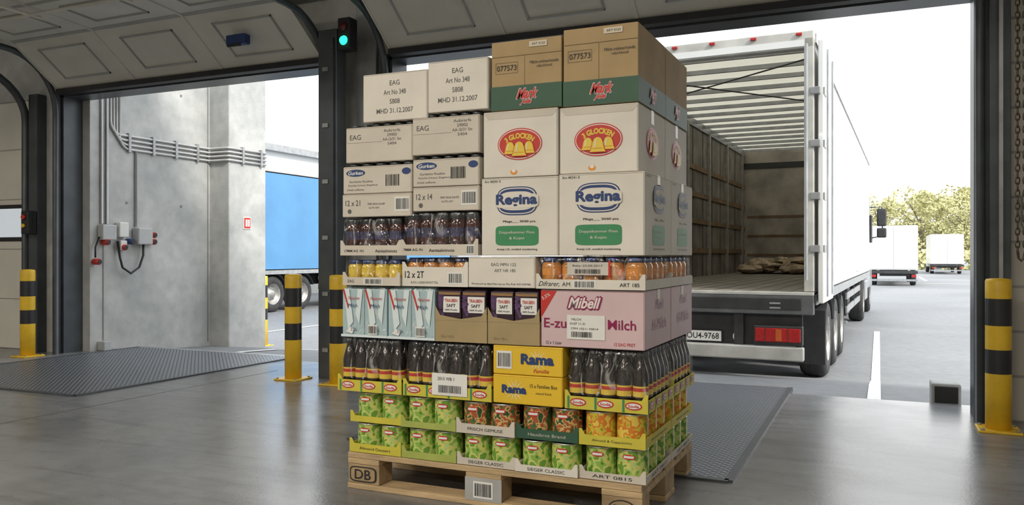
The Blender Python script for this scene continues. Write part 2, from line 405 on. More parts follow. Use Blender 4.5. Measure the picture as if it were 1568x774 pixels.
b=MB(); b.box(-4.62,-4.43,4.86,4.93,2.55,2.63,NAVY,.012); b.box(-4.59,-4.46,4.84,4.86,2.53,2.55,RUBBER,.005); b.done('door_sensor')
b=MB(); b.box(.56,.66,5.2,5.299,0,3.99,DSTEEL,.004); b.box(.60,.62,5.17,5.2,0,3.9,MSTEEL); b.done('door_rail')
b=MB(); b.box(.72,.80,5.22,5.299,1.08,1.26,pm('grey_plastic',(.5,.5,.48),.5),.01); b.cyl((.76,5.22,1.2),.014,-.015,GREENP,12,'y'); b.cyl((.76,5.22,1.13),.014,-.015,REDP,12,'y'); b.done('push_button_box')
b=MB(); CH=pm('chain_steel',(.14,.12,.09),.4,metal=.7)
z=.95;k=0
while z<2.95:
    for x in (.675,.71):
        pts=[]
        for j in range(9):
            a=2*math.pi*j/8; u=.010*math.cos(a); v=.022*math.sin(a)
            pts.append((x+(u if k%2 else 0),5.08+(0 if k%2 else u),z+v))
        b.tube(pts,.0038,CH,5)
    z+=.034;k+=1
b.tube([(.675,5.08,.95),(.68,5.08,.91),(.692,5.08,.895),(.703,5.08,.91),(.71,5.08,.95)],.006,CH,6)
b.box(.67,.73,5.05,5.299,2.95,3.05,MSTEEL)
b.done('hoist_chain')

# ------------------------------------------------------------------ bollards
def bollard(x,y,z=0,H=.80,r=.062):
    b=MB(); b.box(-.10,.10,-.10,.10,0,.012,YPAINT,.003)
    for q in (-.08,.08):
        for p in (-.08,.08): b.cyl((q,p,.012),.01,.008,MSTEEL,6)
    f=[(0,YPAINT),(.37,BPAINT),(.53,YPAINT),(.69,BPAINT),(.87,YPAINT),(.985,YPAINT)]
    pr=[(r,.012+(H-.012)*a,m) for a,m in f]+[(r*.93,H,YPAINT),(r*.5,H+.004,YPAINT),(.001,H+.005,YPAINT)]
    b.lathe((0,0,0),pr,28); b.done('safety_bollard',(x,y,z))
bollard(.575,4.98); bollard(-3.98,4.88,0,.78); bollard(-7.08,4.98,0,.79); bollard(-3.53,4.82,0,.78)
bollard(-7.65,8.75,gz(8.75)+.0,.95,.062)
b=MB(); b.box(.30,.47,5.78,5.98,-.05,.12,CONC,.015); b.box(.32,.45,5.77,5.79,.0,.1,RUBBER); b.done('concrete_curb_block')

# ------------------------------------------------------------------ electrical install on bay wall
X=-6.885
b=MB(); GAL=pm('grey_conduit',(.50,.50,.49),.4,metal=.4,var=.08)
for k,z in enumerate((2.12,2.075,2.03,1.985)):
    y0=5.70+.035*k
    c=[(X,y0,3.0),(X,y0,z+.12)]+[(X,y0+.12*(1-math.cos(a)),z+.12-.12*math.sin(a)) for a in [math.pi/2*j/5 for j in range(1,6)]]+[(X,6.96,z),(X+.03,7.0,z),(X+.25,7.0,z),(X+.283,7.03,z),(X+.283,7.6,z)]
    b.tube(c,.013,GAL,8)
for y in (5.9,6.2,6.5,6.8): b.box(X-.014,X+.018,y,y+.03,1.96,2.15,MSTEEL)
for y in (7.2,7.5): b.box(-6.619,X+.30,y,y+.03,1.96,2.15,MSTEEL)
for y in (5.60,5.66): b.tube([(X,y,1.23),(X,y,3.0)],.014,GAL,8)
b.tube([(X,6.0,1.98),(X,6.0,1.21)],.012,GAL,8)
b.done('electrical_conduit')
PG=pm('grey_enclosure',(.42,.43,.43),.45,var=.05); PW=pm('white_enclosure',(.66,.66,.63),.45,var=.04)
b=MB()
b.box(-6.898,-6.82,5.56,5.72,1.07,1.22,PG,.01); b.box(-6.898,-6.83,5.76,5.87,1.10,1.25,PW,.01); b.box(-6.898,-6.80,5.96,6.14,1.03,1.2,PG,.012)
b.box(-6.898,-6.84,5.78,5.86,.97,1.07,PW,.01)
for y,z,m in ((5.62,1.05,REDP),(5.82,1.0,REDP),(6.18,1.13,REDP),(6.18,1.06,REDP),(5.52,.86,REDP),(5.9,1.06,NAVY)):
    b.lathe((-6.89,y,z),[(.03,0,m),(.03,.07,m),(.022,.075,RUBBER),(.022,.08,RUBBER)],14,'x')
b.tube([(-6.86,5.76,1.06),(-6.84,5.77,.9),(-6.84,5.80,.80),(-6.84,5.90,.74),(-6.84,6.0,.80),(-6.84,6.05,.92),(-6.85,6.06,1.04)],.011,RUBBER,8)
b.tube([(-6.86,5.55,1.1),(-6.85,5.5,1.0),(-6.85,5.5,.9)],.008,RUBBER,6)
b.box(-6.898,-6.8,5.56,5.64,.0,.09,PG,.006)
b.done('electrical_socket_panel')
b=MB(); b.box(-6.619,-6.612,7.24,7.36,1.22,1.36,LABEL); b.box(-6.612,-6.609,7.25,7.35,1.23,1.35,REDP); b.box(-6.609,-6.607,7.27,7.30,1.25,1.33,LABEL); b.box(-6.609,-6.607,7.31,7.335,1.25,1.33,LABEL); b.done('fire_safety_sign')

# ------------------------------------------------------------------ pallet
PX0,PX1,PY=-1.93,-.73,2.70
b=MB()
def sc(): return random.uniform(-.003,.003)
for y0,y1 in ((0,.145),(.19,.29),(.3275,.4725),(.51,.61),(.655,.8)): b.box(0+sc(),1.2+sc(),y0,y1,.122,.144,WOOD,.003)
for x0,x1 in ((0,.145),(.5275,.6725),(1.055,1.2)):
    b.box(x0,x1,0,.8,.100,.1215,WOOD,.002)
    for y0,y1 in ((0,.1),(.3275,.4725),(.7,.8)): b.box(x0,x1,y0+.002,y1-.002,.0225,.0995,WOODD,.003)
for y0,y1 in ((0,.1),(.3275,.4725),(.7,.8)): b.box(sc(),1.2+sc(),y0,y1,0,.022,WOOD,.003)
b.w=1.2; b.E=.0012
b.ell(.072,.061,.062,.030,BLACK,1,pw=5); b.ell(.072,.061,.056,.0255,WOODD,2,pw=5); b.txt('DB',.072,.061,.075,BLACK,3,h=.038,bold=.01)
b.rect(.525,.675,.02,.105,pm('grey_label',(.42,.42,.41),.5),1); b.barcode(.56,.64,.03,.092,2,bg=True)
b.ell(1.13,.06,.05,.03,BLACK,1); b.ell(1.13,.06,.045,.026,WOODD,2); b.txt('EUR',1.13,.06,.06,BLACK,3,h=.025)
for x in (.03,.07,.11,.56,.60,.64,1.09,1.13,1.17):
    for y in (.03,.11,.36,.44,.69,.77): b.cyl((x,y,.1435),.004,.0012,MSTEEL,6)
b.done('wooden_pallet',(PX0,PY,0))

# ------------------------------------------------------------------ goods
FY=2.705; DP=.375
_pr=random.Random(11)
def place(b,name,x0,z0,back=True,yo=0,rz=None):
    if rz is None: rz=_pr.uniform(-.006,.006)
    yo=_pr.uniform(-.007,.005)
    o=b.done(name,(x0,FY+yo,z0),rz)
    if back: dup(o,_pr.uniform(-.001,.001),DP+.009,0)
    return o
def carton(w,h,m,seam=SEAM,d=None,top=None):
    d=d or DP
    b=MB(w); b.box(0,w,0,d,0,h,m,.0035)
    b.box(.006,w-.006,d/2-.0015,d/2+.0015,h-.001,h+.0004,seam)
    for fc,L in (('F',w),('R',d)):
        b.rect(.004,L-.004,h-.0045,h-.0035,seam,1,fc)
    b.rect(w-.0045,w-.0035,.004,h-.004,seam,1)
    b.rect(d/2-.02,d/2+.02,h-.05,h,TAPE,1,'R')
    return b
def can(b,x,y,z,r,h,art,logo=True):
    b.lathe((x,y,z),[(r*.96,0,STEEL),(r,.003,STEEL),(r*.985,.006,art),(r*.985,h-.006,STEEL),(r,h-.003,STEEL),(r*.95,h,STEEL),(r*.9,h-.003,STEEL)],20)
    if logo:
        N=8
        for (a0,a1,v0,v1,m) in ((-.42,.42,.66,.86,REDP),(-.32,.32,.72,.80,LABEL)):
            for j in range(N):
                t0=a0+(a1-a0)*j/N-math.pi/2; t1=a0+(a1-a0)*(j+1)/N-math.pi/2; R=r+(.0004 if m is REDP else .0009)
                f0=math.sqrt(max(0,1-(2*j/N-1)**2))*.6+.2 if m is REDP else .9; f1=math.sqrt(max(0,1-(2*(j+1)/N-1)**2))*.6+.2 if m is REDP else .9
                c=(v0+v1)/2*h; q=(v1-v0)/2*h
                b.face([(x+R*math.cos(t0),y+R*math.sin(t0),z+c-q*f0),(x+R*math.cos(t1),y+R*math.sin(t1),z+c-q*f1),(x+R*math.cos(t1),y+R*math.sin(t1),z+c+q*f1),(x+R*math.cos(t0),y+R*math.sin(t0),z+c+q*f0)],m)
def tray(b,w,d,th,m,inner=None,dip=0):
    t=.003; b.box(0,w,0,d,0,.003,m)
    for (x0,x1,y0,y1) in ((0,w,0,t),(0,w,d-t,d),(0,t,t,d-t),(w-t,w,t,d-t)):
        b.box(x0,x1,y0,y1,.003,th,m)
    for x in (0,w-.022): b.hexa([(x,0,th),(x+.022,0,th),(x+.022,t,th),(x,t,th),(x+(.0 if x==0 else .012),0,th+.02),(x+(.010 if x==0 else .022),0,th+.02),(x+(.010 if x==0 else .022),t,th+.02),(x+(.0 if x==0 else .012),t,th+.02)],m)
def cans_pack(w,h,art,tm,th=.034,text=None,tc=BLACK,logo=True,sticker=None):
    b=MB(w); tray(b,w,DP,th,tm); nx=2; r=(w-.012)/nx/2; ny=int((DP-.008)/(2*r))
    for i in range(nx):
        for j in range(ny): can(b,.006+r*(2*i+1),.006+r*1.03*(2*j+1),.0035,r*.985,h-.006,art,logo)
    if text: b.txt(text,w/2,th*.5,w*.6,tc,1,h=.011); b.txt(text,DP/2,th*.5,DP*.6,tc,1,'R',h=.011)
    return b
def shrink(b,w,d,z0,z1,ins=.012):
    b.hexa([(.001,.001,z0),(w-.001,.001,z0),(w-.001,d-.001,z0),(.001,d-.001,z0),(ins,ins,z1),(w-ins,ins,z1),(w-ins,d-ins,z1),(ins,d-ins,z1)],FILM,.012,3)
def bottle_pack(w,h,nx,tm,logos=True):
    b=MB(w); th=.045; tray(b,w,DP,th,tm); r=(w-.012)/nx/2; ny=int((DP-.01)/(2*r)); H=h-.006
    for i in range(nx):
        for j in range(ny):
            x=.006+r*(2*i+1); y=.007+r*(2*j+1)
            R=r*.96
            b.lathe((x,y,.0035),[(R*.85,0,DARKGLASS),(R,.006,DARKGLASS),(R,H*.25,YELP),(R*1.0,H*.34,REDP),(R*1.0,H*.40,YELP),(R,H*.43,DARKGLASS),(R,H*.57,DARKGLASS),(R*.90,H*.66,DARKGLASS),(R*.62,H*.78,DARKGLASS),(R*.46,H*.86,DARKGLASS),(R*.40,H*.90,CAPR),(R*.48,H*.905,CAPR),(R*.48,H*.985,CAPR),(R*.42,H,CAPR)],16)
    if logos:
        for fc,L in (('F',w),('R',DP)):
            n=max(2,int(L/.085))
            for k in range(n):
                c=L*(k+.5)/n; b.ell(c,th*.55,.030,.014,REDP,1,fc); b.ell(c,th*.55,.025,.0095,LABEL,2,fc); b.txt('Soda',c,th*.55,.04,REDP,3,fc,h=.010,bold=.02)
                b.rect(c-.04,c-.032,.002,th,GREENP,1,fc)
    shrink(b,w,DP,.046,h-.001); return b
def jar_pack(w,h,nx,content,lid,tm,th,wrap=True,label=None,lw=None):
    b=MB(w); tray(b,w,DP,th,tm); r=(w-.012)/nx/2; ny=int((DP-.01)/(2*r)); H=h-.006
    for i in range(nx):
        for j in range(ny):
            x=.006+r*(2*i+1); y=.007+r*(2*j+1); R=r*.96
            b.lathe((x,y,.0035),[(R*.85,0,content),(R,.006,content),(R,H*.42,label or content),(R,H*.64,content),(R,H*.74,content),(R*.84,H*.82,content),(R*.82,H*.84,lid),(R*.88,H*.845,lid),(R*.88,H*.985,lid),(R*.82,H,lid)],18)
    if wrap: shrink(b,w,DP,.012,h-.001,.008)
    return b

W1=.2385
xs=[-1.925+.2415*i for i in range(5)]
spec1=[(CANART,YTRAY,'Almond Dessert',True),(CANART,LIME,None,True),(CANART,WB2,'SIEGER CLASSIC',True),(CANART,WHITEBOX,'SIEGER CLASSIC',True),(CANART,WB2,'ART 0815',True)]
spec2=[(CANART,YTRAY,None,True),(CANART,LIME,None,True),(CANART2,WB2,'FRISCH GEMUSE',True),(CANART2,DKGREEN,'Hausbrot Brand',True),(CANART3,YTRAY,'Almond & Cappuccino',False)]
for i in range(5):
    a,t,s,l=spec1[i]; place(cans_pack(W1,.116,a,t,.026 if i else .034,s,BLACK,l),'tray_of_cans',xs[i],.1465,rz=0)
    a,t,s,l=spec2[i]; place(cans_pack(W1,.119,a,t,.036 if i>1 else .024,s,WB2 if t is DKGREEN else BLACK,l),'tray_of_cans',xs[i],.2655,rz=0)
Z3=.3875; H3=.211
place(bottle_pack(.298,H3,5,YTRAY),'shrink_wrapped_bottle_pack',-1.978,Z3)
b=bottle_pack(.378,H3,6,YTRAY); b.rect(.13,.28,.012,.095,LABEL,4); b.txt('2015 WB 1',.19,.075,.07,BLACK,5,h=.012); b.barcode(.15,.26,.018,.055,5)
place(b,'shrink_wrapped_bottle_pack',-1.674,Z3)
for k in range(2):
    b=carton(.272,.1045,YELBOX,pm('yellow_box_seam',(.6,.36,.01),.6))
    for j in range(14):
        a=math.pi*2*j/14; cu,cv=(.175,.055) if k else (.085,.05)
        b.pts([(cu+.015*math.cos(a-.12),cv+.015*math.sin(a-.12)),(cu+.05*math.cos(a),cv+.042*math.sin(a)),(cu+.015*math.cos(a+.12),cv+.015*math.sin(a+.12))],LABEL,1)
    b.heavy('Rama',cu,cv+.004,.125 if k else .095,NAVY,3,h=.036 if k else .028,d=.0014)
    if k: b.barcode(.015,.075,.02,.085,2); b.txt('Familie',.19,.018,.06,REDP,2,h=.014,shear=.3)
    else: b.txt('15 x Familien Box',.20,.07,.105,BLACK,2,h=.013); b.txt('natural frisch',.20,.045,.06,BLACK,2,h=.008)
    b.heavy('Rama',.2,.055,.12,NAVY,3,'R',h=.035)
    place(b,'margarine_carton',-1.291,Z3+k*.1065)
place(bottle_pack(.300,H3,5,YTRAY),'shrink_wrapped_bottle_pack',-1.012,Z3)
Z4=.602; H4=.203
def milk(w):
    b=MB(w); n=2; cw=(w-.004)/n; nd=4; cd=(DP-.004)/nd
    for i in range(n):
        for j in range(nd):
            x=.002+i*cw; y=.002+j*cd
            b.box(x+.001,x+cw-.001,y+.001,y+cd-.001,.002,H4-.012,LBLUE,.003)
            b.hexa([(x+.004,y+.004,H4-.013),(x+cw-.004,y+.004,H4-.013),(x+cw-.004,y+cd-.004,H4-.013),(x+.004,y+cd-.004,H4-.013),(x+.012,y+cd*.45,H4),(x+cw-.012,y+cd*.45,H4),(x+cw-.012,y+cd*.55,H4),(x+.012,y+cd*.55,H4)],LBLUE)
        u=.002+i*cw
        b.pts([(u+.01,.19),(u+.035,.19),(u+.055,.06),(u+.03,.03)],LBLUE2,1)
        b.pts([(u+cw-.03,.19),(u+cw-.006,.19),(u+cw-.022,.05),(u+cw-.04,.09)],LBLUE2,1)
        b.pts([(u+.004,.19),(u+.012,.19),(u+.034,.12),(u+.030,.11)],REDP,2)
        b.txt('Fettarme',u+cw*.55,.155,cw*.5,REDP,3,h=.012,shear=.3); b.txt('Milch',u+cw*.5,.125,cw*.42,NAVY,3,h=.014,shear=.2)
        b.txt('3.5%',u+cw*.55,.03,cw*.25,NAVY,3,h=.012); b.pts([(u+.02,.02),(u+.05,.012),(u+.06,.03),(u+.04,.04)],LABEL,2)
    b.rect(0,w,0,.010,LBLUE2,4); b.barcode(w*.6,w*.8,.012,.05,4)
    b.box(0,w,0,DP,-.0,.002,LBLUE); shrink(b,w,DP,.004,H4-.001,.003)
    return b
place(milk(.215),'milk_carton_pack',-1.968,Z4); place(milk(.213),'milk_carton_pack',-1.750,Z4)
GP=pm('grape_print',(.10,.05,.13),.3,var=.4,scale=80); BR_P=pm('brown_print',(.30,.17,.07),.5,var=.1)
def grape(w):
    b=MB(w); tray(b,w,DP,.085,TAN)
    b.pts([(.0,.08),(w,.08),(w,.135),(w*.90,.10),(w*.5,.087),(w*.10,.10),(0,.135)],TAN,1)
    n=2; cw=(w-.01)/n; cd=(DP-.01)/4
    for i in range(n):
        for j in range(4):
            x=.005+i*cw; y=.005+j*cd; b.box(x+.002,x+cw-.002,y+.002,y+cd-.002,.004,H4-.012,PURPLE,.003)
            b.hexa([(x+.004,y+.004,H4-.013),(x+cw-.004,y+.004,H4-.013),(x+cw-.004,y+cd-.004,H4-.013),(x+.004,y+cd-.004,H4-.013),(x+.012,y+cd*.45,H4),(x+cw-.012,y+cd*.45,H4),(x+cw-.012,y+cd*.55,H4),(x+.012,y+cd*.55,H4)],PURPLE)
        u=.005+i*cw
        def R(a0,a1,v0,v1,m,e): b.face([(a0,.0068-e,v0),(a1,.0068-e,v0),(a1,.0068-e,v1),(a0,.0068-e,v1)],m)
        R(u+.006,u+cw-.006,.176,.186,BR_P,.0008)
        R(u+.026,u+cw-.008,.110,.170,LABEL,.0008)
        for q in range(18):
            rr=random.Random(q+i*50); cx=u+.008+.016*rr.random(); cz=.10+.075*rr.random(); pl=[(cx+.007*math.cos(a),.0058-q*.00002,cz+.007*math.sin(a)) for a in [math.pi*2*t/10 for t in range(10)]]
            b.face(pl,GP)
        for tt,zc,hh,mm in (('TRAUBEN',.155,.012,REDP),('SAFT',.136,.012,PURPLE),('100% Frucht',.120,.006,PURPLE)):
            vs,fs,tw,th_=textmesh(tt,0,.01); ww=(cw-.050)*(.7 if tt=='SAFT' else 1)
            vv=[b.bm.verts.new((u+cw/2+.008+a*ww/tw,.0045,zc+c*hh/th_)) for a,c in vs]
            for f in fs:
                try: q=b.bm.faces.new([vv[k] for k in f]); q.material_index=b.mi(mm)
                except Exception: pass
    b.txt('12 x 1,0 L',w*.25,.02,w*.25,BSEAM,2,h=.010)
    return b
place(grape(.218),'grape_juice_carton_tray',-1.533,Z4); place(grape(.205),'grape_juice_carton_tray',-1.312,Z4)
MAG2=pm('magenta_ink',(.28,.01,.08),.4,var=0)
w=.380; b=carton(w,H4,PINK,pm('pink_seam',(.45,.28,.3),.6))
b.pts([(0,.2),(.062,.2),(.0,.10)],REDP,1)
b.txt('3,5%',.020,.178,.035,LABEL,2,h=.014,rot=.5)
b.heavy('Mibell',.165,.158,.125,MAG2,3,h=.042,shear=.35,d=.004); b.heavy('Mibell',.165,.158,.120,ROSE,4,h=.038,shear=.35,d=.0006)
b.txt('E-zu',.055,.085,.085,MAG2,2,h=.034,bold=.01); b.txt('Milch',.30,.085,.10,MAG2,2,h=.034,bold=.01)
b.rect(.10,.24,.03,.115,LABEL,3); b.txt('MILCH',.135,.10,.035,BLACK,4,h=.008); b.txt('H-07 11.31',.14,.085,.055,BLACK,4,h=.008); b.txt('CPM 10211 02014',.165,.068,.10,BLACK,4,h=.007); b.barcode(.11,.20,.035,.060,4,bg=False)
b.txt('12 x 1 Liter',.05,.015,.06,BLACK,2,h=.011); b.txt('12 EAG PRET',.31,.018,.075,REDP,2,h=.011)
b.txt('Mibell',.2,.15,.12,MAG2,2,'R',h=.035,shear=.3); b.txt('H-Milch',.2,.08,.2,MAG2,2,'R',h=.04)
place(b,'pink_milk_carton_case',-1.104,Z4)
Z5=.808; H5=.112
b=jar_pack(.268,H5-.01,4,JARYEL,LIDB,WB2,.032,True,YELP); b.txt('EAG',.04,.016,.03,BLACK,1,h=.012); b.barcode(.10,.19,.004,.028,1); place(b,'tray_of_jars',-1.956,Z5)
b=jar_pack(.286,H5,4,JARORG,LIDB,WHITEBOX,.074,True,NAVY); b.txt('12 x 2T',.055,.045,.085,BLACK,1,h=.026,bold=.01); b.barcode(.20,.265,.01,.055,1); b.txt('EAG LEBENSMITTEL',.10,.015,.12,GREY_IN,1,h=.008); place(b,'tray_of_jars',-1.684,Z5)
b=carton(.270,.113,WHITEBOX); b.txt('EAG MPN 122',.145,.085,.10,GREY_IN,1,h=.011); b.txt('ART NR 185',.15,.063,.085,GREY_IN,1,h=.011); b.txt('Produced by Bad Naurup eu Pat Kok AG NSM&L',.135,.013,.24,BLACK,1,h=.009); place(b,'cardboard_box',-1.394,Z5)
b=jar_pack(.400,.114,5,JARORG,LIDB,WHITEBOX,.034,True,ORANGE); b.txt('Difrarer,',.05,.017,.08,BLACK,1,h=.020,shear=.4); b.txt('AM',.115,.017,.03,BLACK,1,h=.014); b.barcode(.14,.225,.004,.031,1); b.txt('ART 185',.345,.017,.07,BLACK,1,h=.013,bold=.01)
b.rect(.12,.27,.05,.095,pm('film_label',(.62,.58,.52),.5),2); b.txt('Baby 25.05.2017',.195,.082,.11,BLACK,3,h=.008); b.barcode(.14,.25,.053,.073,3,bg=False); b.rect(.27,.278,.04,.10,REDP,2)
place(b,'tray_of_jars',-1.119,Z5)
def c(w,h,m=WHITEBOX,**k): return carton(w,h,m,**k)
DBL=pm('dark_blue_label',(.05,.05,.12),.4,var=.7,scale=50)
b=jar_pack(.284,.150,4,JARRED,LIDG,WB2,.040,True,DBL); b.txt('17MM AG 1N',.065,.018,.09,BLACK,1,h=.010,bold=.01); b.txt('Aantaalminots',.215,.018,.10,BLACK,1,h=.012,bold=.01); place(b,'tray_of_jars',-1.972,.926)
b=jar_pack(.334,.166,5,JARRED,LIDG,WB2,.042,True,DBL); b.txt('7MM AG /N',.055,.022,.085,BLACK,1,h=.010,bold=.01); b.txt('Aantaalminots',.18,.020,.11,BLACK,1,h=.012,bold=.01); b.barcode(.285,.32,.004,.04,1)
place(b,'tray_of_jars',-1.684,.926)
for x0,w,z0,h,t in ((-1.957,.320,1.0785,.090,'12 x 21'),(-1.630,.284,1.0945,.091,'12 x 14')):
    b=c(w,h,WB2); b.txt(t,.05,.055,.07,GREY_IN,1,h=.022,bold=.01); b.ell(.035,.022,.009,.009,GREY_IN,1); b.txt('MMR SIENA DAUER',.16,.05,.08,GREY_IN,1,h=.008); b.txt('GUTE ART',.15,.035,.05,GREY_IN,1,h=.007)
    b.barcode(w-.075,w-.01,.02,.075,1); place(b,'cardboard_box',x0,z0)
def lidrow(b,w,z,n,m=LIDG):
    r=w/n/2
    for i in range(n):
        for j in range(3): b.lathe((r*(2*i+1),r+.01+j*.12,z-.002),[(r*.85,0,m),(r*.85,.012,m),(r*.8,.014,m)],16)
for x0,w,z0,h in ((-1.957,.320,1.171,.122),(-1.630,.284,1.188,.118)):
    b=c(w,h-.014,WB2); lidrow(b,w,h-.014,5); b.ell(.06,h-.04,.045,.014,NAVY,1); b.txt('Gurken',.06,h-.04,.07,LABEL,2,h=.015,shear=.2,bold=.02)
    b.txt('Gurkento Roulete',.085,.048,.11,GREY_IN,1,h=.009); b.txt('Rusmbe Schwun Eingelerar',.095,.032,.14,GREY_IN,1,h=.009); b.txt('Inhalt auffuren',.06,.016,.08,GREY_IN,1,h=.008)
    b.barcode(w-.125,w-.05,.02,.078,1,bg=False); b.ell(w-.025,h-.04,.02,.013,NAVY,1); place(b,'cardboard_box',x0,z0)
for x0,w,z0,h in ((-1.945,.308,1.295,.155),(-1.632,.286,1.309,.157)):
    b=c(w,h-.016,WB2); lidrow(b,w,h-.016,6); b.txt('EAG',.045,h-.055,.052,GREY_IN,1,h=.020,bold=.005)
    for k,t in enumerate(('Aubrorfa','29002','AA-/2/31 Stv','5404')): b.txt(t,.215,h-.035-.017*k,(.075,.045,.085,.04)[k],GREY_IN,1,h=.011)
    b.rect(.005,.17,h*.50,h*.507,SEAM,1)
    place(b,'cardboard_box',x0,z0)
for x0,w,z0,h in ((-1.862,.292,1.4515,.187),(-1.564,.254,1.4675,.192)):
    b=c(w,h)
    for k,t in enumerate(('EAG','Art No 348','5808','MHD 31.12.2007')): b.txt(t,w*.5,h-.040-.036*k,(.045,.10,.045,.165)[k],GREY_IN,1,h=.019,bold=.004)
    place(b,'cardboard_box',x0,z0)
def regina(w,h):
    b=c(w,h)
    def art(cu,fc,L):
        cv=h-.085
        for a,q,m,k in ((.080,.052,NAVY,1),(.076,.048,WHITEBOX,2),(.072,.044,NAVY,3),(.068,.034,WHITEBOX,4)): b.ell(cu,cv,a,q,m,k,fc,pw=3.2)
        b.ell(cu,cv,.086,.026,WHITEBOX,5,fc,pw=5)
        b.heavy('Regina',cu,cv,.160,NAVY,6,fc,h=.046,d=.0016)
        b.txt('Art 40341 0',.045,h-.012,.065,BLACK,2,fc,h=.009); b.txt('Pflege___ 30/60 pcs.',cu+.01,h-.160,.13,BLACK,2,fc,h=.010,bold=.01)
        b.ell(cu,.072,.085,.036,GREENP,1,fc,pw=7); b.txt('Doppelkammer Floss',cu,.083,.14,WHITEBOX,2,fc,h=.012); b.txt('& Kojen',cu,.062,.06,WHITEBOX,2,fc,h=.012)
        b.txt('Aranja U.K. zweifach kombimiting',cu,.022,.16,BLACK,2,fc,h=.009,bold=.01)
    art(w*.47,'F',w); art(DP*.5,'R',DP)
    return b
place(regina(.302,.283),'paper_towel_case',-1.337,.926); place(regina(.310,.286),'paper_towel_case',-1.031,.926)
def glocken(w,h):
    b=c(w,h)
    def art(cu,fc):
        cv=h*.49; b.ell(cu,cv,.088,.058,REDP,1,fc); b.ell(cu,cv,.084,.054,LABEL,2,fc); b.ell(cu,cv,.081,.051,REDP,3,fc)
        b.heavy('3 GLOCKEN',cu,cv+.030,.118,YELP,4,fc,h=.019,d=.0008,arc=.10)
        for q,dx in enumerate((-.037,.037,0)):
            x=cu+dx; y=cv-.012+(-.004 if q==2 else 0); k=5+(q==2)*3; s=1.12 if q==2 else .95
            base=[(-.026,-.024),(-.021,-.016),(-.017,.004),(-.012,.016),(-.004,.021),(.004,.021),(.012,.016),(.017,.004),(.021,-.016),(.026,-.024)]
            b.pts([(x+a*s*1.12,y+v*s*1.1) for a,v in base],REDP,k,fc); b.pts([(x+a*s,y+v*s) for a,v in base],YELP,k+1,fc)
            b.rect(x-.016*s,x+.016*s,y-.014*s,y-.012*s,ORANGE,k+2,fc); b.pts([(x-.012*s,y-.01*s),(x-.008*s,y-.01*s),(x-.004*s,y+.014*s),(x-.007*s,y+.014*s)],LABEL,k+2,fc)
    art(w*.5,'F'); art(DP*.5,'R')
    b.pts([(0,h-.004),(w,h-.004),(w*.93,h-.028),(w*.07,h-.028)],WB2,1)
    b.ell(w*.42,.018,.014,.010,ORANGE,1); b.ell(w*.42,.022,.008,.006,LABEL,2)
    return b
place(glocken(.293,.241),'pasta_case',-1.331,1.2115); place(glocken(.286,.234),'pasta_case',-1.032,1.2145)
def dairy(w,h,sc_=''):
    b=MB(w); b.box(0,w,0,DP,0,h,BROWN,.0035); gh=.088
    b.box(-.0012,w+.0012,-.0012,DP+.0012,.001,gh,DKGREEN)
    b.w=w+.0012
    b.rect(w*.48,w*.485,gh,h-.055,BSEAM,2); b.rect(0,w,h-.057,h-.055,BSEAM,2); b.rect(DP*.5,DP*.505,gh,h,BSEAM,2,'R')
    b.txt('077573',.062,h-.098,.078,BLACK,3,h=.020)
    b.rect(.018,.106,h-.118,h-.117,BLACK,3); b.rect(.018,.106,h-.079,h-.078,BLACK,3); b.rect(.018,.019,h-.118,h-.078,BLACK,3); b.rect(.105,.106,h-.118,h-.078,BLACK,3)
    b.txt('Milch-rohmerkende',w*.76,h-.085,.11,BLACK,3,h=.011); b.txt('vdorkhoid',w*.76,h-.10,.06,BLACK,3,h=.009)
    b.rect(w*.55,w*.80,h-.010,h-.030,TAPE,3); b.txt('ART 0123',w*.68,h-.02,.05,BLACK,4,h=.008)
    for fc,cu in (('F',w*.52),('R',DP*.5)):
        b.heavy('Mark',cu,.056,.085,LABEL,3,fc,h=.038,shear=.5,d=.0022); b.heavy('Mark',cu,.056,.083,REDP,4,fc,h=.036,shear=.5,d=.0009)
        b.heavy('Joia',cu-.005,.026,.045,LABEL,3.5,fc,h=.022,shear=.5,d=.0018); b.heavy('Joia',cu-.005,.026,.043,REDP,4.5,fc,h=.020,shear=.5,d=.0007)
    return b
place(dairy(.275,.252),'dairy_case',-1.300,1.4555); place(dairy(.272,.272),'dairy_case',-1.018,1.4515)

# ------------------------------------------------------------------ trucks
WHT=pm('trailer_white',(.80,.80,.78),.35,var=.03,scale=2,coat=.2); GRIME=pm('trailer_frame_grimy',(.52,.51,.47),.5,var=.2,scale=5)
ROOF=translucent('trailer_roof_sheet',(.85,.83,.76))
INW=pm('trailer_inner_wall',(.22,.20,.17),.7,var=.35,scale=3); INB=pm('trailer_bulkhead',(.40,.36,.31),.75,var=.35,scale=2.5,bump=.2)
SLAT=pm('wood_slat',(.20,.13,.07),.7,var=.3,scale=5); BEDF=pm('trailer_floor_boards',(.24,.21,.17),.7,var=.3,scale=4)
CHAS=pm('chassis_black',(.035,.035,.037),.55,var=.3,scale=6); TYRE=pm('tyre_rubber',(.03,.03,.03),.75,var=.3,bump=.3); RIM=pm('wheel_rim',(.35,.34,.32),.4,metal=.5,var=.2)
SILL=pm('sill_grey_steel',(.13,.135,.14),.5,metal=.3,var=.25,scale=6)
LRED=pm('tail_lamp_red',(.40,.02,.02),.2,var=.2,scale=40,emit=.05); LORG=pm('tail_lamp_amber',(.55,.12,.03),.2,var=.1)
POST=pm('grey_post',(.34,.33,.31),.5,metal=.2,var=.2)
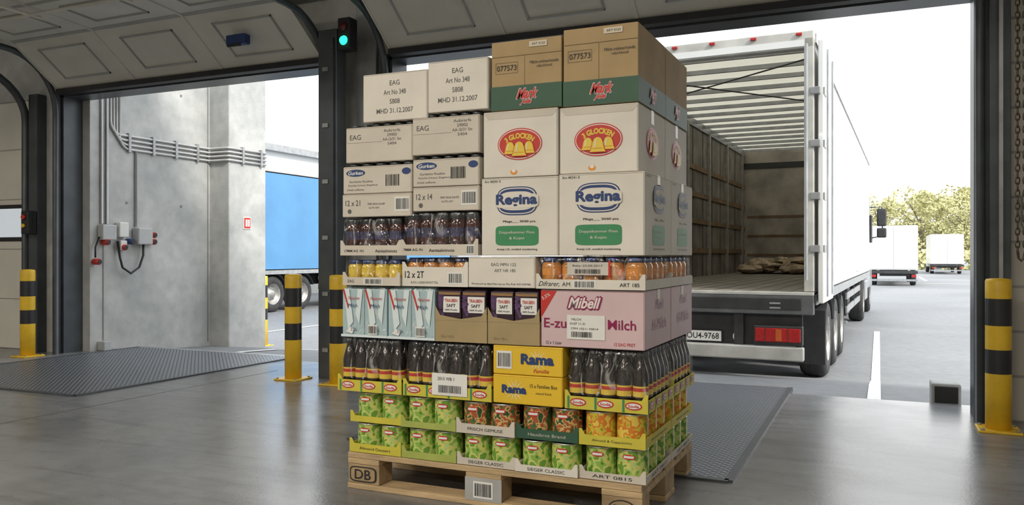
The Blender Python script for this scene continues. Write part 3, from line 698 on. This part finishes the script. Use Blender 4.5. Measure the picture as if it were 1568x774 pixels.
def wheel(b,x,y,z,r=.40,w=.26,side=1):
    s=side; pr=[(r*.55,0,TYRE),(r*.9,0,TYRE),(r*.98,s*.03,TYRE),(r,s*.07,TYRE),(r,s*(w-.07),TYRE),(r*.98,s*(w-.03),TYRE),(r*.9,s*w,TYRE),(r*.58,s*w,RIM),(r*.55,s*(w-.02),RIM),(r*.45,s*(w-.09),RIM),(r*.3,s*(w-.10),RIM),(r*.22,s*(w-.02),RIM),(r*.05,s*(w-.01),RIM)]
    b.lathe((x,y,z),pr,32,'x')
    for k in range(8):
        a=2*math.pi*k/8; b.cyl((x+s*(w-.1),y+r*.38*math.cos(a),z+r*.38*math.sin(a)),.014,s*.02,MSTEEL,6,'x')
    for k in (-1,0,1): b.lathe((x+s*(w/2+k*.06-.006),y,z),[(r+.002,0,CHAS),(r+.002,.012,CHAS)],32,'x',cap=False)
def trailer(side_m,L=10.9,W=2.04,openrear=True,bulk=8.0,tractor=True,name='semi_trailer_truck'):
    b=MB(); T=3.2; B=.96
    b.box(-W,0,0,L,B-.09,B-.01,CHAS); b.box(-W+.03,-.03,0,L,B-.01,B,BEDF)
    for i in range(1,12): b.box(-W+.03+i*.165,-W+.036+i*.165,.02,L,B,B+.002,CHAS)
    b.box(-W,0,-.04,.05,B-.20,B-.035,SILL,.008); b.box(-W,0,-.042,.05,B-.034,B-.004,GRIME,.006); b.box(-W+.1,-.1,-.045,-.03,B-.16,B-.06,CHAS,.004)
    for x in (-W+.28,-.36): 
        for k in range(2): b.box(x,x+.09,-.055,-.045,B-.15+.04*k,B-.135+.04*k,MSTEEL)
    for x in (-W*.72,-W*.28-.1): b.box(x,x+.1,.1,L-.3,.55,B-.09,CHAS)
    for x0,x1 in ((-W,-W+.08),(-.08,0)): b.box(x0,x1,-.02,.08,B,T-.06,GRIME,.008)
    b.box(-W,0,-.02,.09,T-.15,T,GRIME,.01); b.box(-W+.08,-.08,-.025,-.018,T-.135,T-.08,WHT)
    for x in (-.12,-.5,-.86,-1.2,-1.6,-1.95): b.box(x-.025,x+.025,-.04,-.02,T-.042,T-.018,LRED,.005)
    for x in (-.055,-W+.055): b.tube([(x,-.04,B+.1),(x,-.04,T-.12)],.011,MSTEEL,8)
    for z in (1.3,1.75,2.2,2.65): b.box(-.03,.05,-.03,.03,z,z+.06,MSTEEL,.004); b.box(-W-.05,-W+.03,-.03,.03,z,z+.06,MSTEEL,.004)
    b.box(-W,0,.09,L,T-.012,T,ROOF)
    b.box(-W,-W+.06,.08,L,T-.12,T-.012,MSTEEL); b.box(-.06,0,.08,L,T-.12,T-.012,MSTEEL)
    y=.5
    while y<L-.1: b.box(-W+.06,-.06,y,y+.03,T-.065,T-.02,MSTEEL); y+=.52
    b.tube([(-W+.1,.6,T-.10),(-.1,3.2,T-.10)],.008,CHAS,6); b.tube([(-.1,.6,T-.10),(-W+.1,2.1,T-.10)],.008,CHAS,6)
    for sx in (-1,1):
        xo=0 if sx>0 else -W; xi=xo-sx*.025
        b.box(min(xo,xi),max(xo,xi),.08,L,B-.06,T-.1,side_m)
        xj=xi-sx*.012; b.box(min(xj,xi),max(xj,xi),.09,L,B,T-.1,INW)
        y=.9
        while y<bulk:
            b.box(min(xj,xj-sx*.04),max(xj,xj-sx*.04),y,y+.09,B,T-.1,POST); y+=1.35
        for z in (1.30,1.72,2.1,2.48): b.box(min(xj,xj-sx*.02),max(xj,xj-sx*.02),.1,bulk,z,z+.07,SLAT)
        for k in range(14): 
            yy=.3+k*.62
            if yy<bulk: b.box(min(xj,xj-sx*.006),max(xj,xj-sx*.006),yy,yy+.012,B,T-.1,CHAS)
        b.box(min(xo,xo+sx*.012),max(xo,xo+sx*.012),.08,L,B-.12,B-.03,MSTEEL); b.box(min(xo,xo+sx*.012),max(xo,xo+sx*.012),.08,L,T-.09,T-.01,GRIME)
    b.box(-W+.03,-.03,bulk,bulk+.05,B,T-.02,INB)
    for z in (1.25,1.6,1.95): b.box(-W+.1,-.1,bulk-.012,bulk,z,z+.04,SLAT)
    b.box(-W+.04,-.04,bulk-.02,bulk,2.85,2.95,CHAS)
    b.box(-W,0,L-.06,L,B-.05,T,side_m)
    b.box(-W+.06,-.08,-.05,.03,.36,.48,GRIME,.012); b.box(-W+.1,-.1,.05,.08,.48,.78,CHAS)
    for x in (-W*.72,-W*.28-.1): b.box(x,x+.08,0,.1,.4,B-.1,CHAS)
    for x0,x1 in ((-.50,-.09),(-W+.09,-W+.50)):
        b.box(x0,x1,-.03,.05,.49,.66,CHAS,.01); b.box(x0+.015,x1-.015,-.045,-.029,.52,.64,LRED,.008); b.box(x0+.19,x0+.24,-.047,-.044,.53,.63,LORG,.001); b.box(x0+.10,x0+.105,-.047,-.044,.52,.64,CHAS); b.box(x0+.29,x0+.295,-.047,-.044,.52,.64,CHAS)
    b.box(-1.13,-.78,.025,.05,.49,.6,RUBBER,.004); b.face([(-1.12,.0245,.5),(-.79,.0245,.5),(-.79,.0245,.59),(-1.12,.0245,.59)],LABEL)
    vs,fs,tw,th=textmesh('OU4-9768',0,.01); vv=[b.bm.verts.new((-.955+a*.29/tw,.0235,.545+c_*.055/th)) for a,c_ in vs]
    for f in fs:
        try: q=b.bm.faces.new([vv[k] for k in f]); q.material_index=b.mi(BLACK)
        except Exception: pass
    b.lathe((-.64,.03,.55),[(.045,0,LABEL),(.045,-.02,LABEL),(.03,-.022,CHAS),(.028,-.024,CHAS)],18,'y')
    for y in (1.75,2.72,3.69):
        wheel(b,-.29,y,.40); wheel(b,-W+.29,y,.40,side=-1)
        b.cyl((-W+.3,y,.4),.06,W-.6,CHAS,12,'x')
        for xx in (-.30,-W+.02):
            pp=[(y+.46*math.cos(a),.4+.46*math.sin(a)) for a in [math.pi*(.12+.76*k/8) for k in range(9)]]
            for (ya,za),(yb,zb) in zip(pp,pp[1:]): b.hexa([(xx,ya,za),(xx+.28,ya,za),(xx+.28,yb,zb),(xx,yb,zb),(xx,ya,za+.012),(xx+.28,ya,za+.012),(xx+.28,yb,zb+.012),(xx,yb,zb+.012)],CHAS)
    for xx in (-.30,-W+.02): b.box(xx,xx+.28,1.27,1.28,.18,.72,RUBBER)
    for xx in (-.03,-W+.01):
        for z in (.5,.68): b.box(xx,xx+.02,4.3,7.6,z,z+.09,MSTEEL)
        for yy in (4.4,5.9,7.4): b.box(xx,xx+.02,yy,yy+.05,.5,.9,CHAS)
    b.box(-.5,-.05,4.9,5.6,.42,.84,CHAS,.02)
    for xx in (-.4,-W+.3): b.box(xx,xx+.1,7.9,8.0,.12,.9,MSTEEL); b.box(xx-.06,xx+.16,7.85,8.05,.08,.12,MSTEEL)
    for sx in (-1,1):
        xa=.03 if sx>0 else -W-.03; xb=xa+sx*.045
        if openrear:
            b.box(min(xa,xb),max(xa,xb),.02,1.0,B-.1,T-.08,WHT,.008)
            for y in (.25,.75): b.tube([(xb+sx*.015,y,B-.05),(xb+sx*.015,y,T-.12)],.010,MSTEEL,8)
            for z in (1.3,1.75,2.2,2.65): b.box(min(xb,xb+sx*.008),max(xb,xb+sx*.008),.02,.2,z,z+.06,MSTEEL)
    if not openrear: b.box(-W+.05,-.05,-.02,.02,B,T-.1,WHT)
    if tractor:
        CAB=pm('cab_paint',(.30,.32,.35),.3,var=.05,coat=.5)
        b.box(-1.5,-.54,L-2.2,L+2.2,.5,.72,CHAS); 
        for y in (L-1.2,L+1.65): wheel(b,-.31,y,.40); wheel(b,-W+.31,y,.40,side=-1)
        b.hexa([(-W+.03,L+.55,.55),(-.03,L+.55,.55),(-.03,L+2.35,.55),(-W+.03,L+2.35,.55),(-W+.06,L+.6,2.95),(-.06,L+.6,2.95),(-.06,L+1.9,2.9),(-W+.06,L+1.9,2.9)],CAB,.06,3)
        b.box(-.035,-.02,L+1.35,L+2.0,1.55,2.15,RUBBER,.02); b.box(-.5,-.05,L-.35,L+.45,.35,.75,MSTEEL,.03)
        b.tube([(-.05,L+1.9,2.35),(.18,L+2.0,2.35),(.2,L+2.0,1.7),(-.05,L+1.95,1.65)],.015,CHAS,6)
        b.box(.08,.28,L+1.93,L+2.05,1.92,2.32,CHAS,.03); b.box(.08,.28,L+1.93,L+2.05,1.66,1.88,CHAS,.03)
    return b.done(name)
tr=trailer(WHT); tr.location=(-.505,7.42,-.35); tr.rotation_euler=(0,0,math.radians(-1.7))
b=MB(); rnd=random.Random(3); SACK=pm('crumpled_packaging',(.46,.36,.25),.8,var=.4,scale=8,bump=.5,bscale=30)
for k in range(46):
    cx,cy=rnd.uniform(-.72,.72),rnd.uniform(-.6,.45); cz=.05+.24*rnd.random()*(1-abs(cx)*.5)*(.5+.5*(cy+.6)/1.05); rx,ry,rz_=rnd.uniform(.10,.22),rnd.uniform(.14,.24),rnd.uniform(.03,.09)
    prof=[(.02,-1),(.6,-.8),(.95,-.3),(1,.1),(.8,.6),(.35,.95),(.02,1)]; rings=[]
    for r,h in prof:
        rings.append([b.bm.verts.new((cx+rx*r*math.cos(a)*rnd.uniform(.8,1.2),cy+ry*r*math.sin(a)*rnd.uniform(.8,1.2),max(.002,cz+rz_*h*rnd.uniform(.6,1.4)))) for a in [2*math.pi*t/12 for t in range(12)]])
    for i in range(len(rings)-1):
        for t in range(12):
            f=b.bm.faces.new([rings[i][t],rings[i][(t+1)%12],rings[i+1][(t+1)%12],rings[i+1][t]]); f.material_index=b.mi(SACK)
b.done('crumpled_packaging_heap',(-1.22,14.3,.613))
BLUE=pm('blue_tarpaulin',(.08,.24,.45),.45,var=.08,scale=1.5,bump=.3,bscale=2.5)
t2=trailer(BLUE,openrear=False,bulk=10.0); t2.location=(-12.2,11.6,-.35)
def boxtruck(name,W,H,L):
    b=MB(); b.box(-W/2,W/2,0,L,.65,H,WHT,.02); b.box(-W/2+.03,W/2-.03,-.02,0,.7,H-.06,pm('truck_door_white',(.80,.81,.82),.4),.005)
    b.box(-.006,.006,-.03,-.018,.7,H-.06,MSTEEL); b.box(-W/2,W/2,-.04,.1,.5,.62,CHAS,.01); b.box(-W/2,W/2,-.03,.03,.2,.28,MSTEEL)
    for s in (-1,1):
        b.box(s*W*.42-.08,s*W*.42+.08,-.05,-.03,.36,.46,LRED)
        for y in (L*.25,L+1.0): wheel(b,s*(W/2-.25),y,.32,.32,.22,s)
    b.box(-W*.3,W*.3,.2,L+1.6,.4,.64,CHAS); b.hexa([(-W/2+.05,L+.15,.4),(W/2-.05,L+.15,.4),(W/2-.05,L+1.7,.4),(-W/2+.05,L+1.7,.4),(-W/2+.1,L+.15,H*.85),(W/2-.1,L+.15,H*.85),(W/2-.1,L+1.2,H*.85),(-W/2+.1,L+1.2,H*.85)],WHT,.05,2)
    return b.done(name)
o=boxtruck('box_truck',1.75,2.45,5.0); o.location=(.55,36.5,-.35)
o=boxtruck('box_truck',1.9,2.6,6.0); o.location=(4.05,60,-.35)
b=MB(); b.box(-34,-17,14,60,-.35,4.1,pm('far_building_white',(.72,.73,.73),.6,var=.05,scale=1)); b.box(-34.2,-16.8,13.8,60.2,4.1,4.3,MSTEEL)
for k in range(10): b.box(-17.0,-16.96,15+k*4.4,17.8+k*4.4,-.35,2.9,PANEL)
b.done('warehouse_building')
LEAF=pm('leaf_foliage',(.52,.50,.25),.7,var=.3,scale=1.2); BARK=pm('tree_bark',(.24,.20,.15),.9,var=.3)
b=MB(); rnd=random.Random(5); b.tube([(0,0,0),(.1,0,1.5),(0,.1,3.0),(.1,0,5.0)],.16,BARK,8)
for k in range(7): 
    a=k*.9; b.tube([(0,0,1.8+.4*k),(1.0*math.cos(a),1.0*math.sin(a),2.8+.45*k),(1.7*math.cos(a),1.7*math.sin(a),3.2+.5*k)],.05,BARK,5)
blobs=[(rnd.uniform(-1.7,1.7),rnd.uniform(-1.7,1.7),rnd.uniform(1.8,6.2),rnd.uniform(.7,1.3)) for _ in range(16)]
for k in range(4200):
    bx,by,bz,br=rnd.choice(blobs); v=Vector((rnd.gauss(0,1),rnd.gauss(0,1),rnd.gauss(0,1))).normalized()*br*rnd.uniform(.6,1)
    p=Vector((bx,by,bz))+v; u=Vector((rnd.gauss(0,1),rnd.gauss(0,1),rnd.gauss(0,1))).normalized(); w_=u.orthogonal().normalized(); s_=rnd.uniform(.09,.17)
    b.face([p-u*s_,p+w_*s_*.6,p+u*s_,p-w_*s_*.6],LEAF)
t=b.done('tree')
first=True
for x,y,s_ in ((3.5,84,1.05),(7.5,83,.95),(11,86,1.1),(0,88,1.0),(-4,85,1.1),(15,83,1.0),(19,90,1.2),(-9,92,1.1),(24,86,1.1),(-15,95,1.2),(9.3,92,1.2),(5.5,93,1.15)):
    o=t if first else t.copy()
    if not first: COL.objects.link(o)
    first=False; o.location=(x,y,-.4); o.scale=(s_*1.1,s_*1.1,s_); o.rotation_euler=(0,0,x*1.7)
b=MB()
for k in range(5000):
    p=Vector((rnd.uniform(-30,32),rnd.uniform(76,77.5),rnd.uniform(-.35,1.3))); u=Vector((rnd.gauss(0,1),rnd.gauss(0,1),rnd.gauss(0,1))).normalized(); w_=u.orthogonal().normalized(); s_=.2
    b.face([p-u*s_,p+w_*s_,p+u*s_,p-w_*s_],LEAF)
b.done('hedge')

# ------------------------------------------------------------------ lamps, sun, sky
TUBE=pm('fluorescent_tube',(1,.95,.86),.4,var=0,emit=4)
def lamp(x,y,P,rx=0):
    b=MB(); b.box(-.8,.8,-.12,.12,.02,.1,PANEL,.01)
    for q in (-.05,.05): b.cyl((-.75,q,-.0),.015,1.5,TUBE,10,'x')
    for q in (-.7,.7): b.tube([(q,0,.1),(q,0,.375)],.006,MSTEEL,6)
    f=b.done('fluorescent_light_fixture',(x,y,3.62))
    l=bpy.data.lights.new('tube_light','AREA'); l.shape='RECTANGLE'; l.size=1.5; l.size_y=.3; l.energy=P; l.color=(1,.92,.80)
    o=bpy.data.objects.new('tube_light',l); COL.objects.link(o); o.parent=f; o.location=(0,0,-.03); o.rotation_euler=(rx,0,0)
lamp(-1.0,-1.2,75); lamp(-2.6,-.6,75); lamp(-1.4,-4.4,90); lamp(-6,-1.2,90); lamp(-9.5,-.5,90); lamp(2.5,-1.2,60); lamp(-5.5,-4.4,80)
s=bpy.data.lights.new('sun','SUN'); s.energy=3.5; s.angle=.15; s.color=(1,.95,.87)
o=bpy.data.objects.new('sun',s); COL.objects.link(o); d=Vector((-.75,.30,-.62)); o.rotation_euler=d.to_track_quat('-Z','Y').to_euler(); o.location=(10,-5,20)
w=bpy.data.worlds.new('overcast_sky'); scene.world=w; w.use_nodes=True; bg=w.node_tree.nodes['Background']
g=w.node_tree; tc=g.nodes.new('ShaderNodeTexCoord'); sp=g.nodes.new('ShaderNodeSeparateXYZ'); r=g.nodes.new('ShaderNodeValToRGB')
r.color_ramp.elements[0].position=0; r.color_ramp.elements[0].color=(1,.99,.97,1); r.color_ramp.elements[1].position=.7; r.color_ramp.elements[1].color=(.88,.94,1,1)
g.links.new(tc.outputs['Generated'],sp.inputs[0]); g.links.new(sp.outputs[2],r.inputs['Fac']); g.links.new(r.outputs['Color'],bg.inputs['Color'])
bg.inputs['Strength'].default_value=2.35

cam=bpy.data.cameras.new('camera'); cam.lens=28.7; cam.sensor_width=36; cam.shift_y=.0019; cam.clip_end=500
o=bpy.data.objects.new('camera',cam); COL.objects.link(o); o.location=(0,0,.93); o.rotation_euler=(math.radians(90),0,math.radians(24.2)); scene.camera=o
